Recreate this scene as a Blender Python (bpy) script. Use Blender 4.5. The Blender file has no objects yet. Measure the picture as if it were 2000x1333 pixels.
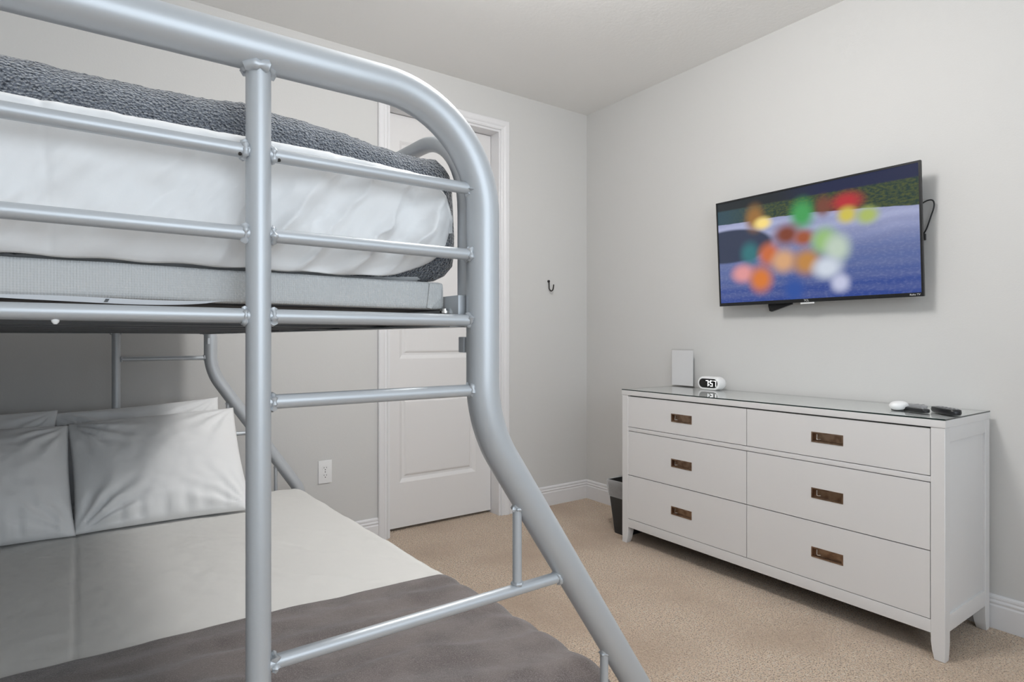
import bpy, bmesh, math, random
from mathutils import Vector, Matrix, noise

S = bpy.context.scene
COL = S.collection
random.seed(4)
PI = math.pi

# ------------------------------------------------------------ camera
HC = 1.131
cd = bpy.data.cameras.new('camera')
cam = bpy.data.objects.new('camera', cd)
COL.objects.link(cam)
cam.location = (0, 0, HC)
cam.rotation_euler = (PI / 2, 0, -math.radians(35.35))
cd.sensor_width = 36.0
cd.lens = 36.0 * 1166 / 2000
cd.shift_y = -4.5 / 2000
cd.clip_start = 0.02
cd.clip_end = 60
S.camera = cam

# ------------------------------------------------------------ colour management, world, lights
S.view_settings.view_transform = 'Standard'
S.view_settings.look = 'None'
S.view_settings.gamma = 1.0
S.view_settings.use_curve_mapping = False
S.view_settings.exposure = 0.15
W = bpy.data.worlds.new('sky')
S.world = W
W.use_nodes = True
wn = W.node_tree
bg = wn.nodes['Background']
bg.inputs[0].default_value = (0.75, 0.87, 1.0, 1)
bg.inputs[1].default_value = 1.2


def area(name, loc, direction, sx, sy, power, color):
    l = bpy.data.lights.new(name, 'AREA')
    l.shape = 'RECTANGLE'
    l.size = sx
    l.size_y = sy
    l.energy = power
    l.color = color
    o = bpy.data.objects.new(name, l)
    o.location = loc
    o.rotation_euler = Vector(direction).to_track_quat('-Z', 'Y').to_euler()
    COL.objects.link(o)
    return o


# daylight entering through the two windows behind the camera (front wall)
area('window_daylight', (0.35, -1.24, 1.55), (0.12, 1, -0.12), 1.5, 1.4, 19, (0.84, 0.92, 1.0))
area('window_daylight', (2.0, -1.24, 1.55), (0.0, 1, -0.1), 1.1, 1.4, 3, (0.84, 0.92, 1.0))
LAMP_X, LAMP_Y = 1.22, 1.28
LAMP_POWER = 49
lp = bpy.data.lights.new('ceiling_bulb', 'POINT')
lp.energy = LAMP_POWER
lp.color = (1.0, 0.993, 0.985)
lp.shadow_soft_size = 0.17
lo = bpy.data.objects.new('ceiling_bulb', lp)
lo.location = (LAMP_X, LAMP_Y, 2.50)
COL.objects.link(lo)

# room extents
RX, BY, LX, FY, HZ = 2.896, 3.162, -0.75, -1.30, 2.722


# ------------------------------------------------------------ materials
def new_mat(name):
    m = bpy.data.materials.new(name)
    m.use_nodes = True
    nt = m.node_tree
    return m, nt, nt.nodes['Principled BSDF']


def rgb(c):
    def f(v):
        v /= 255.0
        return v / 12.92 if v <= 0.04045 else ((v + 0.055) / 1.055) ** 2.4
    return tuple(f(v) for v in c) + (1,)


def mat(name, color, rough=0.5, metal=0.0, bump=None, var=None, sheen=0, coat=0, spec=0.5,
        emit=None, estr=0.0, coords='Object'):
    """bump = list of (kind, scale, strength, distance); var = (scale, color2, lo, hi)"""
    m, nt, p = new_mat(name)
    p.inputs['Base Color'].default_value = color
    p.inputs['Roughness'].default_value = rough
    p.inputs['Metallic'].default_value = metal
    p.inputs['Specular IOR Level'].default_value = spec
    if sheen:
        p.inputs['Sheen Weight'].default_value = sheen
        p.inputs['Sheen Roughness'].default_value = 0.45
    if coat:
        p.inputs['Coat Weight'].default_value = coat
        p.inputs['Coat Roughness'].default_value = 0.15
    if emit:
        p.inputs['Emission Color'].default_value = emit
        p.inputs['Emission Strength'].default_value = estr
    tc = nt.nodes.new('ShaderNodeTexCoord')
    prev = None
    for (kind, sc, st, dist) in (bump or []):
        if kind == 'noise':
            t = nt.nodes.new('ShaderNodeTexNoise')
            t.inputs['Scale'].default_value = sc
            t.inputs['Detail'].default_value = 4
            out = t.outputs['Fac']
        elif kind == 'voronoi':
            t = nt.nodes.new('ShaderNodeTexVoronoi')
            t.inputs['Scale'].default_value = sc
            out = t.outputs['Distance']
        else:
            t = nt.nodes.new('ShaderNodeTexWave')
            t.inputs['Scale'].default_value = sc
            t.bands_direction = kind
            out = t.outputs['Fac']
        nt.links.new(tc.outputs[coords], t.inputs['Vector'])
        b = nt.nodes.new('ShaderNodeBump')
        b.inputs['Strength'].default_value = st
        b.inputs['Distance'].default_value = dist
        nt.links.new(out, b.inputs['Height'])
        if prev:
            nt.links.new(prev.outputs[0], b.inputs['Normal'])
        prev = b
    if prev:
        nt.links.new(prev.outputs[0], p.inputs['Normal'])
    if var:
        layers = var if isinstance(var, list) else [var]
        cur = None
        for (sc, c2, lo_, hi_) in layers:
            t = nt.nodes.new('ShaderNodeTexNoise')
            t.inputs['Scale'].default_value = sc
            t.inputs['Detail'].default_value = 3
            nt.links.new(tc.outputs[coords], t.inputs['Vector'])
            mr = nt.nodes.new('ShaderNodeMapRange')
            mr.inputs['From Min'].default_value = lo_
            mr.inputs['From Max'].default_value = hi_
            nt.links.new(t.outputs['Fac'], mr.inputs['Value'])
            mx = nt.nodes.new('ShaderNodeMix')
            mx.data_type = 'RGBA'
            mx.inputs[6].default_value = color
            mx.inputs[7].default_value = c2
            nt.links.new(mr.outputs[0], mx.inputs[0])
            if cur:
                nt.links.new(cur.outputs[2], mx.inputs[6])
            cur = mx
        nt.links.new(cur.outputs[2], p.inputs['Base Color'])
    return m


M = {}
M['wall'] = mat('wall_paint', rgb((209, 208, 206)), 0.75, bump=[('noise', 170, 0.12, 0.003)], spec=0.3)
M['ceiling'] = mat('ceiling_paint', rgb((240, 239, 237)), 0.9, bump=[('noise', 60, 0.25, 0.004)], spec=0.2)
M['trim'] = mat('trim_paint', rgb((228, 227, 228)), 0.35)
M['door'] = mat('door_paint', rgb((226, 224, 223)), 0.45, bump=[('X', 60, 0.03, 0.001)])
M['carpet'] = mat('carpet_pile', rgb((250, 224, 197)), 0.95, sheen=0.3, spec=0.1,
                  bump=[('noise', 240, 1.0, 0.014), ('noise', 90, 0.7, 0.012), ('noise', 5, 0.25, 0.03)],
                  var=[(190, rgb((140, 108, 84)), 0.50, 0.66), (85, rgb((248, 232, 212)), 0.52, 0.68),
                       (2.2, rgb((214, 186, 160)), 0.45, 0.75)])
M['metal'] = mat('silver_powder_coat', rgb((190, 194, 198)), 0.42, metal=0.36, coat=0.15)
M['darkmetal'] = mat('slat_steel', rgb((88, 90, 92)), 0.5, metal=0.4)
M['weld'] = mat('weld_bead', rgb((205, 210, 216)), 0.3, metal=0.1, bump=[('noise', 300, 0.5, 0.002)])
M['sheet'] = mat('white_cotton', rgb((236, 236, 236)), 0.85, sheen=0.15, spec=0.15,
                 bump=[('noise', 900, 0.1, 0.0006), ('noise', 14, 0.12, 0.01)])
M['sheet2'] = mat('ivory_cotton', rgb((220, 218, 214)), 0.85, sheen=0.15, spec=0.15,
                  bump=[('noise', 900, 0.1, 0.0006), ('noise', 10, 0.12, 0.01)])
M['fleece'] = mat('taupe_fleece', rgb((116, 107, 104)), 0.95, sheen=0.35, spec=0.05,
                  bump=[('noise', 420, 0.5, 0.002), ('noise', 25, 0.25, 0.01)],
                  var=[(9, rgb((98, 90, 88)), 0.42, 0.62), (500, rgb((136, 128, 125)), 0.45, 0.7)])
M['sherpa'] = mat('grey_sherpa', rgb((124, 129, 138)), 0.95, sheen=0.8, spec=0.05,
                  bump=[('voronoi', 260, 0.9, 0.006), ('noise', 420, 0.6, 0.003)],
                  var=[(330, rgb((62, 66, 74)), 0.46, 0.64)])
M['ticking'] = mat('grey_ribbed_ticking', rgb((205, 206, 206)), 0.9, spec=0.1,
                   bump=[('X', 100, 0.6, 0.0012), ('Z', 100, 0.25, 0.0010), ('noise', 12, 0.1, 0.01)])
M['ticking_top'] = mat('dark_base_cloth', rgb((70, 70, 72)), 0.95)
M['label'] = mat('paper_label', rgb((205, 208, 212)), 0.8)
M['dresser'] = mat('white_lacquer', rgb((222, 221, 221)), 0.42)
M['gap'] = mat('drawer_shadow_gap', rgb((90, 88, 86)), 0.9)
M['bronze'] = mat('antique_bronze', rgb((158, 134, 114)), 0.30, metal=0.9,
                  var=(40, rgb((128, 104, 86)), 0.4, 0.65))
M['chrome'] = mat('polished_nickel', rgb((215, 215, 212)), 0.12, metal=1.0)
M['black'] = mat('black_plastic', rgb((24, 25, 27)), 0.35)
M['blackgloss'] = mat('black_gloss', rgb((10, 10, 12)), 0.08)
M['greyplastic'] = mat('grey_plastic', rgb((150, 150, 152)), 0.4)
M['whiteplastic'] = mat('white_plastic', rgb((236, 236, 236)), 0.3)
M['hook'] = mat('dark_bronze_hook', rgb((48, 46, 45)), 0.4, metal=0.6)
M['bin'] = mat('charcoal_bin', rgb((46, 46, 46)), 0.5, bump=[('noise', 300, 0.2, 0.001)])
M['slot'] = mat('outlet_slot', rgb((50, 48, 46)), 0.8)
M['led'] = mat('clock_digits', (1, 1, 1, 1), 0.5, emit=(0.95, 0.97, 1, 1), estr=1.2)
M['bezeltext'] = mat('bezel_print', rgb((215, 215, 215)), 0.5)
M['lampglass'] = mat('lamp_glass', (0.9, 0.9, 0.88, 1), 0.4, emit=(1, 0.96, 0.9, 1), estr=6)
M['nickel'] = mat('brushed_nickel', rgb((160, 158, 154)), 0.35, metal=0.9)


def glass_mat(name, tint, gloss=1.0, rough=0.0):
    m = bpy.data.materials.new(name)
    m.use_nodes = True
    nt = m.node_tree
    nt.nodes.clear()
    out = nt.nodes.new('ShaderNodeOutputMaterial')
    tr = nt.nodes.new('ShaderNodeBsdfTransparent')
    tr.inputs[0].default_value = tint
    gl = nt.nodes.new('ShaderNodeBsdfGlossy')
    gl.inputs['Roughness'].default_value = rough
    fr = nt.nodes.new('ShaderNodeFresnel')
    fr.inputs[0].default_value = 1.5
    ml = nt.nodes.new('ShaderNodeMath')
    ml.operation = 'MULTIPLY'
    ml.inputs[1].default_value = gloss
    mx = nt.nodes.new('ShaderNodeMixShader')
    ge = nt.nodes.new('ShaderNodeNewGeometry')
    inv = nt.nodes.new('ShaderNodeMath')
    inv.operation = 'SUBTRACT'
    inv.inputs[0].default_value = 1.0
    m2 = nt.nodes.new('ShaderNodeMath')
    m2.operation = 'MULTIPLY'
    nt.links.new(ge.outputs['Backfacing'], inv.inputs[1])
    nt.links.new(fr.outputs[0], ml.inputs[0])
    nt.links.new(ml.outputs[0], m2.inputs[0])
    nt.links.new(inv.outputs[0], m2.inputs[1])
    nt.links.new(m2.outputs[0], mx.inputs[0])
    nt.links.new(tr.outputs[0], mx.inputs[1])
    nt.links.new(gl.outputs[0], mx.inputs[2])
    nt.links.new(mx.outputs[0], out.inputs[0])
    return m


M['glass'] = glass_mat('clear_glass', (0.985, 0.995, 0.99, 1), 1.0)
M['glassedge'] = mat('glass_edge', rgb((30, 42, 40)), 0.15)
M['windowglass'] = glass_mat('window_glass', (0.95, 0.97, 0.97, 1))
M['acrylic'] = glass_mat('frosted_acrylic', (0.98, 0.98, 0.98, 1), 0.7, 0.1)
M['card'] = mat('blank_grey_card', rgb((226, 226, 227)), 0.6)

# thin plastic bag
m, nt, p = new_mat('bin_bag_film')
p.inputs['Base Color'].default_value = (0.75, 0.75, 0.76, 1)
p.inputs['Roughness'].default_value = 0.25
p.inputs['Alpha'].default_value = 0.36
tcn = nt.nodes.new('ShaderNodeTexCoord')
nz = nt.nodes.new('ShaderNodeTexNoise')
nz.inputs['Scale'].default_value = 45
bm_ = nt.nodes.new('ShaderNodeBump')
bm_.inputs['Strength'].default_value = 0.6
bm_.inputs['Distance'].default_value = 0.01
nt.links.new(tcn.outputs['Object'], nz.inputs['Vector'])
nt.links.new(nz.outputs['Fac'], bm_.inputs['Height'])
nt.links.new(bm_.outputs[0], p.inputs['Normal'])
M['film'] = m


# ------------------------------------------------------------ mesh helpers
def link(name, me, m=None, parent=None):
    o = bpy.data.objects.new(name, me)
    COL.objects.link(o)
    if m is not None:
        for mm in (m if isinstance(m, (list, tuple)) else [m]):
            me.materials.append(mm)
    if parent is not None:
        o.parent = parent
    return o


def fin(name, bm, m, parent=None, smooth=True, angle=40):
    bmesh.ops.recalc_face_normals(bm, faces=bm.faces)
    me = bpy.data.meshes.new(name)
    bm.to_mesh(me)
    bm.free()
    if smooth:
        me.polygons.foreach_set('use_smooth', [True] * len(me.polygons))
        if angle:
            me.set_sharp_from_angle(angle=math.radians(angle))
    return link(name, me, m, parent)


def box(bm, x0, x1, y0, y1, z0, z1, bev=0.0, seg=2, mi=0):
    vs = [bm.verts.new((x, y, z)) for x in (x0, x1) for y in (y0, y1) for z in (z0, z1)]
    idx = [(0, 1, 3, 2), (4, 6, 7, 5), (0, 4, 5, 1), (2, 3, 7, 6), (0, 2, 6, 4), (1, 5, 7, 3)]
    fs = [bm.faces.new([vs[i] for i in f]) for f in idx]
    for f in fs:
        f.material_index = mi
    if bev > 0:
        es = list({e for f in fs for e in f.edges})
        bmesh.ops.bevel(bm, geom=es, offset=bev, segments=seg, profile=0.7, affect='EDGES')
    return fs


def bx(name, x0, x1, y0, y1, z0, z1, m, parent=None, bev=0.0, seg=2):
    bm = bmesh.new()
    box(bm, x0, x1, y0, y1, z0, z1, bev, seg)
    return fin(name, bm, m, parent)


def prism(bm, pts, axis_vec, frame=lambda a, b: (a, b, 0)):
    """extrude a closed 2d outline; frame maps (a,b) -> 3d"""
    v0 = [bm.verts.new(frame(a, b)) for a, b in pts]
    v1 = [bm.verts.new(Vector(frame(a, b)) + Vector(axis_vec)) for a, b in pts]
    n = len(pts)
    bm.faces.new(v0)
    bm.faces.new(v1[::-1])
    for i in range(n):
        bm.faces.new((v0[i], v0[(i + 1) % n], v1[(i + 1) % n], v1[i]))


def tube(bm, pts, r, n=16, cap=True, close=False):
    pts = [Vector(p) for p in pts]
    L = len(pts)
    rad = r if callable(r) else (lambda i: r)
    t0 = (pts[1] - pts[0]).normalized()
    up = Vector((0, 0, 1)) if abs(t0.z) < 0.9 else Vector((0, 1, 0))
    nrm = t0.cross(up).normalized()
    rings = []
    for i in range(L):
        if i == 0:
            t = pts[1] - pts[0]
        elif i == L - 1:
            t = pts[-1] - pts[-2]
        else:
            t = (pts[i] - pts[i - 1]).normalized() + (pts[i + 1] - pts[i]).normalized()
        t = t.normalized()
        nrm = (nrm - t * nrm.dot(t)).normalized()
        b = t.cross(nrm)
        k = rad(i)
        rings.append([bm.verts.new(pts[i] + (nrm * math.cos(a) + b * math.sin(a)) * k)
                      for a in [2 * PI * j / n for j in range(n)]])
    for i in range(L - 1):
        for j in range(n):
            bm.faces.new((rings[i][j], rings[i][(j + 1) % n], rings[i + 1][(j + 1) % n], rings[i + 1][j]))
    if cap:
        bm.faces.new(rings[0][::-1])
        bm.faces.new(rings[-1])
    return rings


def fillet(corners, n=14):
    """corners: list of (point, radius); returns a polyline with round corners"""
    P = [Vector(c[0]) for c in corners]
    out = [P[0]]
    for i in range(1, len(P) - 1):
        r = corners[i][1]
        a = (P[i - 1] - P[i]).normalized()
        b = (P[i + 1] - P[i]).normalized()
        ang = a.angle(b)
        if r <= 0 or ang > PI - 1e-3:
            out.append(P[i])
            continue
        d = r / math.tan(ang / 2)
        c = P[i] + (a + b).normalized() * (r / math.sin(ang / 2))
        s = P[i] + a * d - c
        e = P[i] + b * d - c
        tot = s.angle(e)
        for k in range(n + 1):
            f = k / n
            v = (s * math.sin((1 - f) * tot) + e * math.sin(f * tot)) / math.sin(tot)
            out.append(c + v)
    out.append(P[-1])
    return out


def bead(bm, p, axis, r, R, seed):
    """lumpy ring of weld metal round a bar of radius r, at point p"""
    axis = Vector(axis).normalized()
    up = Vector((0, 0, 1)) if abs(axis.z) < 0.9 else Vector((0, 1, 0))
    a = axis.cross(up).normalized()
    b = axis.cross(a)
    N, K = 26, 6
    rings = []
    for i in range(N):
        th = 2 * PI * i / N
        d = a * math.cos(th) + b * math.sin(th)
        k = R * (0.85 + 1.0 * noise.noise(Vector((math.cos(th) * 2.1, math.sin(th) * 2.1, seed * 7.1))) + 0.2 * math.sin(th * 9 + seed))
        c = Vector(p) + d * r
        rings.append([bm.verts.new(c + (d * math.cos(q) + axis * math.sin(q)) * k)
                      for q in [2 * PI * j / K for j in range(K)]])
    for i in range(N):
        for j in range(K):
            bm.faces.new((rings[i][j], rings[i][(j + 1) % K], rings[(i + 1) % N][(j + 1) % K], rings[(i + 1) % N][j]))


def grid(bm, nu, nv, f, close_u=False):
    V = [[bm.verts.new(f(i / (nu if close_u else nu - 1), j / (nv - 1))) for j in range(nv)] for i in range(nu)]
    for i in range(nu if close_u else nu - 1):
        for j in range(nv - 1):
            k = (i + 1) % nu
            bm.faces.new((V[i][j], V[k][j], V[k][j + 1], V[i][j + 1]))
    return V


def thing(name, label, cat, loc=(0, 0, 0), rotz=0, group=None):
    o = bpy.data.objects.new(name, None)
    COL.objects.link(o)
    o.empty_display_size = 0.05
    o.location = loc
    o.rotation_euler = (0, 0, rotz)
    o['label'] = label
    o['category'] = cat
    if group:
        o['group'] = group
    return o


def tag(o, label, cat, group=None):
    o['label'] = label
    o['category'] = cat
    if group:
        o['group'] = group
    return o


def struct(o):
    o['kind'] = 'structure'
    return o


def text_mesh(name, s, size, m, parent, matrix, extrude=0.0004):
    cu = bpy.data.curves.new(name, 'FONT')
    cu.body = s
    cu.size = size
    cu.extrude = extrude
    cu.align_x = 'CENTER'
    cu.align_y = 'CENTER'
    tmp = bpy.data.objects.new(name, cu)
    COL.objects.link(tmp)
    dg = bpy.context.evaluated_depsgraph_get()
    me = bpy.data.meshes.new_from_object(tmp.evaluated_get(dg))
    bpy.data.objects.remove(tmp)
    me.transform(matrix)
    me.materials.clear()
    return link(name, me, m, parent)


def fbm(x, y, z=0.0, o=3):
    return noise.fractal(Vector((x, y, z)), 0.6, 2.0, o)


def sstep(a, b, x):
    t = max(0.0, min(1.0, (x - a) / (b - a)))
    return t * t * (3 - 2 * t)


# ============================================================ ROOM SHELL
struct(bx('floor', LX - 0.1, RX + 0.1, FY - 0.1, BY + 0.25, -0.1, 0.0, M['carpet']))
struct(bx('ceiling', LX - 0.1, RX + 0.1, FY - 0.1, BY + 0.25, HZ, HZ + 0.1, M['ceiling']))
struct(bx('wall_right', RX, RX + 0.12, FY - 0.1, BY + 0.25, 0, HZ, M['wall']))
struct(bx('wall_left', LX - 0.12, LX, FY - 0.1, BY + 0.25, 0, HZ, M['wall']))
# back wall with door opening
DX0, DX1, DZ = 1.379, 2.151, 2.466
bm = bmesh.new()
box(bm, LX - 0.1, DX0, BY, BY + 0.115, 0, HZ)
box(bm, DX1, RX + 0.1, BY, BY + 0.115, 0, HZ)
box(bm, DX0, DX1, BY, BY + 0.115, DZ, HZ)
struct(fin('wall_back', bm, M['wall']))
struct(bx('wall_hallway', DX0 - 0.3, DX1 + 0.3, BY + 0.2, BY + 0.22, 0, HZ, M['wall']))
# front wall (behind the camera) with two window openings
WIN = [(-0.40, 1.10), (1.45, 2.55)]
WZ0, WZ1 = 0.85, 2.25
bm = bmesh.new()
xs = [LX - 0.1, WIN[0][0], WIN[0][1], WIN[1][0], WIN[1][1], RX + 0.1]
for i in range(5):
    if i in (1, 3):
        box(bm, xs[i], xs[i + 1], FY - 0.12, FY, 0, WZ0)
        box(bm, xs[i], xs[i + 1], FY - 0.12, FY, WZ1, HZ)
    else:
        box(bm, xs[i], xs[i + 1], FY - 0.12, FY, 0, HZ)
struct(fin('wall_front', bm, M['wall']))
for k, (a, b) in enumerate(WIN):
    bm = bmesh.new()
    for (x0, x1, z0, z1) in ((a, b, WZ0, WZ0 + 0.05), (a, b, WZ1 - 0.05, WZ1), (a, a + 0.05, WZ0, WZ1),
                             (b - 0.05, b, WZ0, WZ1), (a, b, (WZ0 + WZ1) / 2 - 0.02, (WZ0 + WZ1) / 2 + 0.02)):
        box(bm, x0, x1, FY - 0.10, FY - 0.05, z0, z1)
    w = struct(fin('window_%d' % (k + 1), bm, M['trim']))
    bx('pane', a + 0.05, b - 0.05, FY - 0.08, FY - 0.075, WZ0 + 0.05, WZ1 - 0.05, M['windowglass'], w)

# baseboards
PROF = [(0, 0), (0.015, 0), (0.015, 0.088), (0.0115, 0.0935), (0.0115, 0.097), (0.0145, 0.1005), (0.0145, 0.105),
        (0.0095, 0.1105), (0.0095, 0.114), (0.0115, 0.1165), (0.0105, 0.124), (0.004, 0.130), (0, 0.130)]


def baseboard(name, p0, p1, inward):
    bm = bmesh.new()
    d = Vector(p1) - Vector(p0)
    iv = Vector(inward)
    prism(bm, PROF, d, lambda a, b: tuple(Vector(p0) + iv * a + Vector((0, 0, b))))
    return struct(fin(name, bm, M['trim'], angle=25))


baseboard('baseboard_right', (RX, FY, 0), (RX, BY, 0), (-1, 0, 0))
bb = bmesh.new()
for (a, b) in ((LX, 1.319), (2.211, RX)):
    prism(bb, PROF, (b - a, 0, 0), lambda q, z, a=a: (a, BY - q, z))
struct(fin('baseboard_back', bb, M['trim'], angle=25))
baseboard('baseboard_left', (LX, FY, 0), (LX, BY, 0), (1, 0, 0))
baseboard('baseboard_front', (LX, FY, 0), (RX, FY, 0), (0, 1, 0))

# door casing: stepped profile, (across from opening edge outward, thickness)
CAS = [(0.0, 0), (0.0, 0.012), (0.006, 0.016), (0.010, 0.012), (0.020, 0.012), (0.026, 0.018), (0.034, 0.021),
       (0.054, 0.022), (0.060, 0.018), (0.060, 0)]
bm = bmesh.new()
rows = []
# mitred U sweep
for (x, z, sx, sz) in ((DX0, 0, -1, 0), (DX0, DZ, -1, 1), (DX1, DZ, 1, 1), (DX1, 0, 1, 0)):
    rows.append([bm.verts.new((x + sx * a, BY - t, z + sz * a)) for a, t in CAS])
for i in range(3):
    for j in range(len(CAS)):
        k = (j + 1) % len(CAS)
        bm.faces.new((rows[i][j], rows[i][k], rows[i + 1][k], rows[i + 1][j]))
bm.faces.new(rows[0])
bm.faces.new(rows[3][::-1])
struct(fin('trim_1', bm, M['trim'], angle=25))
# jamb and stop
bm = bmesh.new()
box(bm, DX0 - 0.0, DX0 + 0.014, BY - 0.004, BY + 0.14, 0, DZ)
box(bm, DX1 - 0.014, DX1, BY - 0.004, BY + 0.14, 0, DZ)
box(bm, DX0 + 0.014, DX1 - 0.014, BY - 0.0035, BY + 0.1395, DZ - 0.014, DZ - 0.0002)
struct(fin('trim_2', bm, M['trim']))

# door leaf with two sunk and raised panels
def door_leaf():
    x0, x1, z0, z1 = DX0 + 0.017, DX1 - 0.017, 0.018, DZ - 0.017
    yf = BY + 0.088
    bm = bmesh.new()
    panels = [(1.492, 2.020, 0.281, 0.800), (1.492, 2.020, 1.012, 2.30)]
    # rings: (inset, depth)
    rings = [(0, 0), (0.008, 0.004), (0.022, 0.013), (0.034, 0.013), (0.044, 0.006), (0.050, 0.005)]

    def quad(pts):
        bm.faces.new([bm.verts.new(p) for p in pts])
    zs = [z0, panels[0][2], panels[0][3], panels[1][2], panels[1][3], z1]
    for i in range(5):
        if i in (1, 3):
            P = panels[(i - 1) // 2]
            quad([(x0, yf, zs[i]), (P[0], yf, zs[i]), (P[0], yf, zs[i + 1]), (x0, yf, zs[i + 1])])
            quad([(P[1], yf, zs[i]), (x1, yf, zs[i]), (x1, yf, zs[i + 1]), (P[1], yf, zs[i + 1])])
        else:
            quad([(x0, yf, zs[i]), (x1, yf, zs[i]), (x1, yf, zs[i + 1]), (x0, yf, zs[i + 1])])
    for (a, b, c, d) in panels:
        prev = None
        for (ins, dep) in rings:
            cur = [bm.verts.new(q) for q in ((a + ins, yf + dep, c + ins), (b - ins, yf + dep, c + ins),
                                             (b - ins, yf + dep, d - ins), (a + ins, yf + dep, d - ins))]
            if prev:
                for k in range(4):
                    bm.faces.new((prev[k], prev[(k + 1) % 4], cur[(k + 1) % 4], cur[k]))
            prev = cur
        bm.faces.new(prev)
    # sides and back
    yb = yf + 0.035
    for (p, q) in (((x0, z0), (x1, z0)), ((x1, z0), (x1, z1)), ((x1, z1), (x0, z1)), ((x0, z1), (x0, z0))):
        quad([(p[0], yf, p[1]), (p[0], yb, p[1]), (q[0], yb, q[1]), (q[0], yf, q[1])])
    quad([(x0, yb, z0), (x0, yb, z1), (x1, yb, z1), (x1, yb, z0)])
    bmesh.ops.remove_doubles(bm, verts=bm.verts, dist=1e-5)
    return struct(fin('door_1', bm, M['door'], smooth=False))


door = door_leaf()

# ceiling light (out of frame, gives the room its light)
t = thing('ceiling_light', 'round flush ceiling light with a frosted glass bowl, centre of the ceiling', 'ceiling light',
          (LAMP_X, LAMP_Y, HZ))
bm = bmesh.new()
tube(bm, [(0, 0, 0), (0, 0, -0.03)], 0.15, 40)
fin('canopy_plate', bm, M['nickel'], t)
bm = bmesh.new()
grid(bm, 40, 8, lambda a, b: (0.14 * math.cos(2 * PI * a) * math.cos(b * PI / 2 * 0.995),
                              0.14 * math.sin(2 * PI * a) * math.cos(b * PI / 2 * 0.995),
                              -0.03 - 0.05 * math.sin(b * PI / 2)), close_u=True)
fin('glass_bowl', bm, M['lampglass'], t)

# ============================================================ BUNK BED
SHEAR = 0.0428       # the frame stands slightly racked
BEDPARTS = []
OY = 0.832
BL = 2.098
MR = 0.0268          # main tube radius
bed = thing('bunk_bed', 'silver metal twin over full bunk bed frame with curved tubes and ladder', 'bunk bed',
            (0, OY, 0))
UL, UR = -0.52, 0.531


FU, FZ = 0.920, 0.402


def main_path(v):
    return fillet([((FU, v, 0.0), 0), ((FU, v, FZ), 0.15), ((UR, v, 0.990), 0.24),
                   ((UR, v, 1.509), 0.175), ((UL, v, 1.509), 0.175), ((UL, v, 0.0), 0)], 18)


DIAG = lambda z: UR + (0.990 - z) / (0.990 - FZ) * (FU - UR)    # centre of slanted stretch
for k, v in enumerate((0.0, BL)):
    bm = bmesh.new()
    tube(bm, main_path(v), MR, 32)
    fin('end_frame_tube', bm, M['metal'], bed, angle=60)
    bm = bmesh.new()
    tube(bm, [(0.182, v, 0.0), (0.182, v, 1.49)], 0.0155, 28)
    bead(bm, (0.182, v, 1.485), (0, 0, 1), 0.0160, 0.0072, 3 + k)
    fin('ladder_post', bm, M['metal'], bed, angle=60)
    for fx in (FU, 0.182, UL):
        bm = bmesh.new()
        r = MR if fx != 0.182 else 0.0155
        tube(bm, [(fx, v, 0.0), (fx, v, 0.02)], r + 0.003, 20)
        fin('foot_cap', bm, M['black'], bed)

    def bar(name, u0, u1, z, r=0.0094, b0=True, b1=True, sd=0):
        bm = bmesh.new()
        tube(bm, [(u0, v, z), (u1, v, z)], r, 20)
        if b0:
            bead(bm, (u0 + 0.0175 if u0 > 0 else u0 + MR, v, z), (1, 0, 0), r, 0.0042, sd)
        if b1:
            bead(bm, (u1 - 0.0175 if abs(u1 - 0.182) < 0.01 else u1 - MR - 0.001, v, z), (1, 0, 0), r, 0.0042, sd + 1)
        return fin(name, bm, M['metal'], bed, angle=60)
    for i, z in enumerate((1.375, 1.268, 1.161)):
        bar('guard_bar', UL, 0.182, z, sd=i * 3)
        bar('rung', 0.182, UR, z, sd=i * 3 + 11)
    bar('rung', 0.182, UR + 0.003, 1.047, 0.0098, sd=31)
    # lower bar reaching the slanted tube
    zl = 0.700
    bm = bmesh.new()
    ue = DIAG(zl)
    tube(bm, [(0.182, v, zl), (ue, v, zl)], 0.0098, 20)
    bead(bm, (0.2015, v, zl), (1, 0, 0), 0.0098, 0.0042, 51)
    bead(bm, (ue - 0.033, v, zl), (1, 0, 0.35), 0.0098, 0.0042, 52)
    fin('lower_bar', bm, M['metal'], bed, angle=60)
    bar('foot_bar', UL, FU, 0.26, 0.0094, sd=61)
    for (su, z0) in ((0.601, zl), (0.807, 0.26)):
        z1 = 0.990 - (su - UR) / (FU - UR) * (0.990 - FZ)
        bm = bmesh.new()
        tube(bm, [(su, v, z0), (su, v, z1)], 0.0078, 18)
        bead(bm, (su, v, z0 + 0.011), (0, 0, 1), 0.0078, 0.0034, su * 10)
        bead(bm, (su, v, z1 - 0.045), (0, 0, 1), 0.0078, 0.0034, su * 20)
        fin('spindle', bm, M['metal'], bed, angle=60)

# side guard rails of the upper bunk (inverted U tubes on flat end plates)
for u in (UR, UL):
    bm = bmesh.new()
    tube(bm, fillet([((u, 0.050, 1.20), 0), ((u, 0.050, 1.499), 0.15), ((u, BL - 0.050, 1.499), 0.15),
                     ((u, BL - 0.050, 1.20), 0)], 14), 0.0145, 24)
    fin('guard_rail', bm, M['metal'], bed, angle=60)
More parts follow.
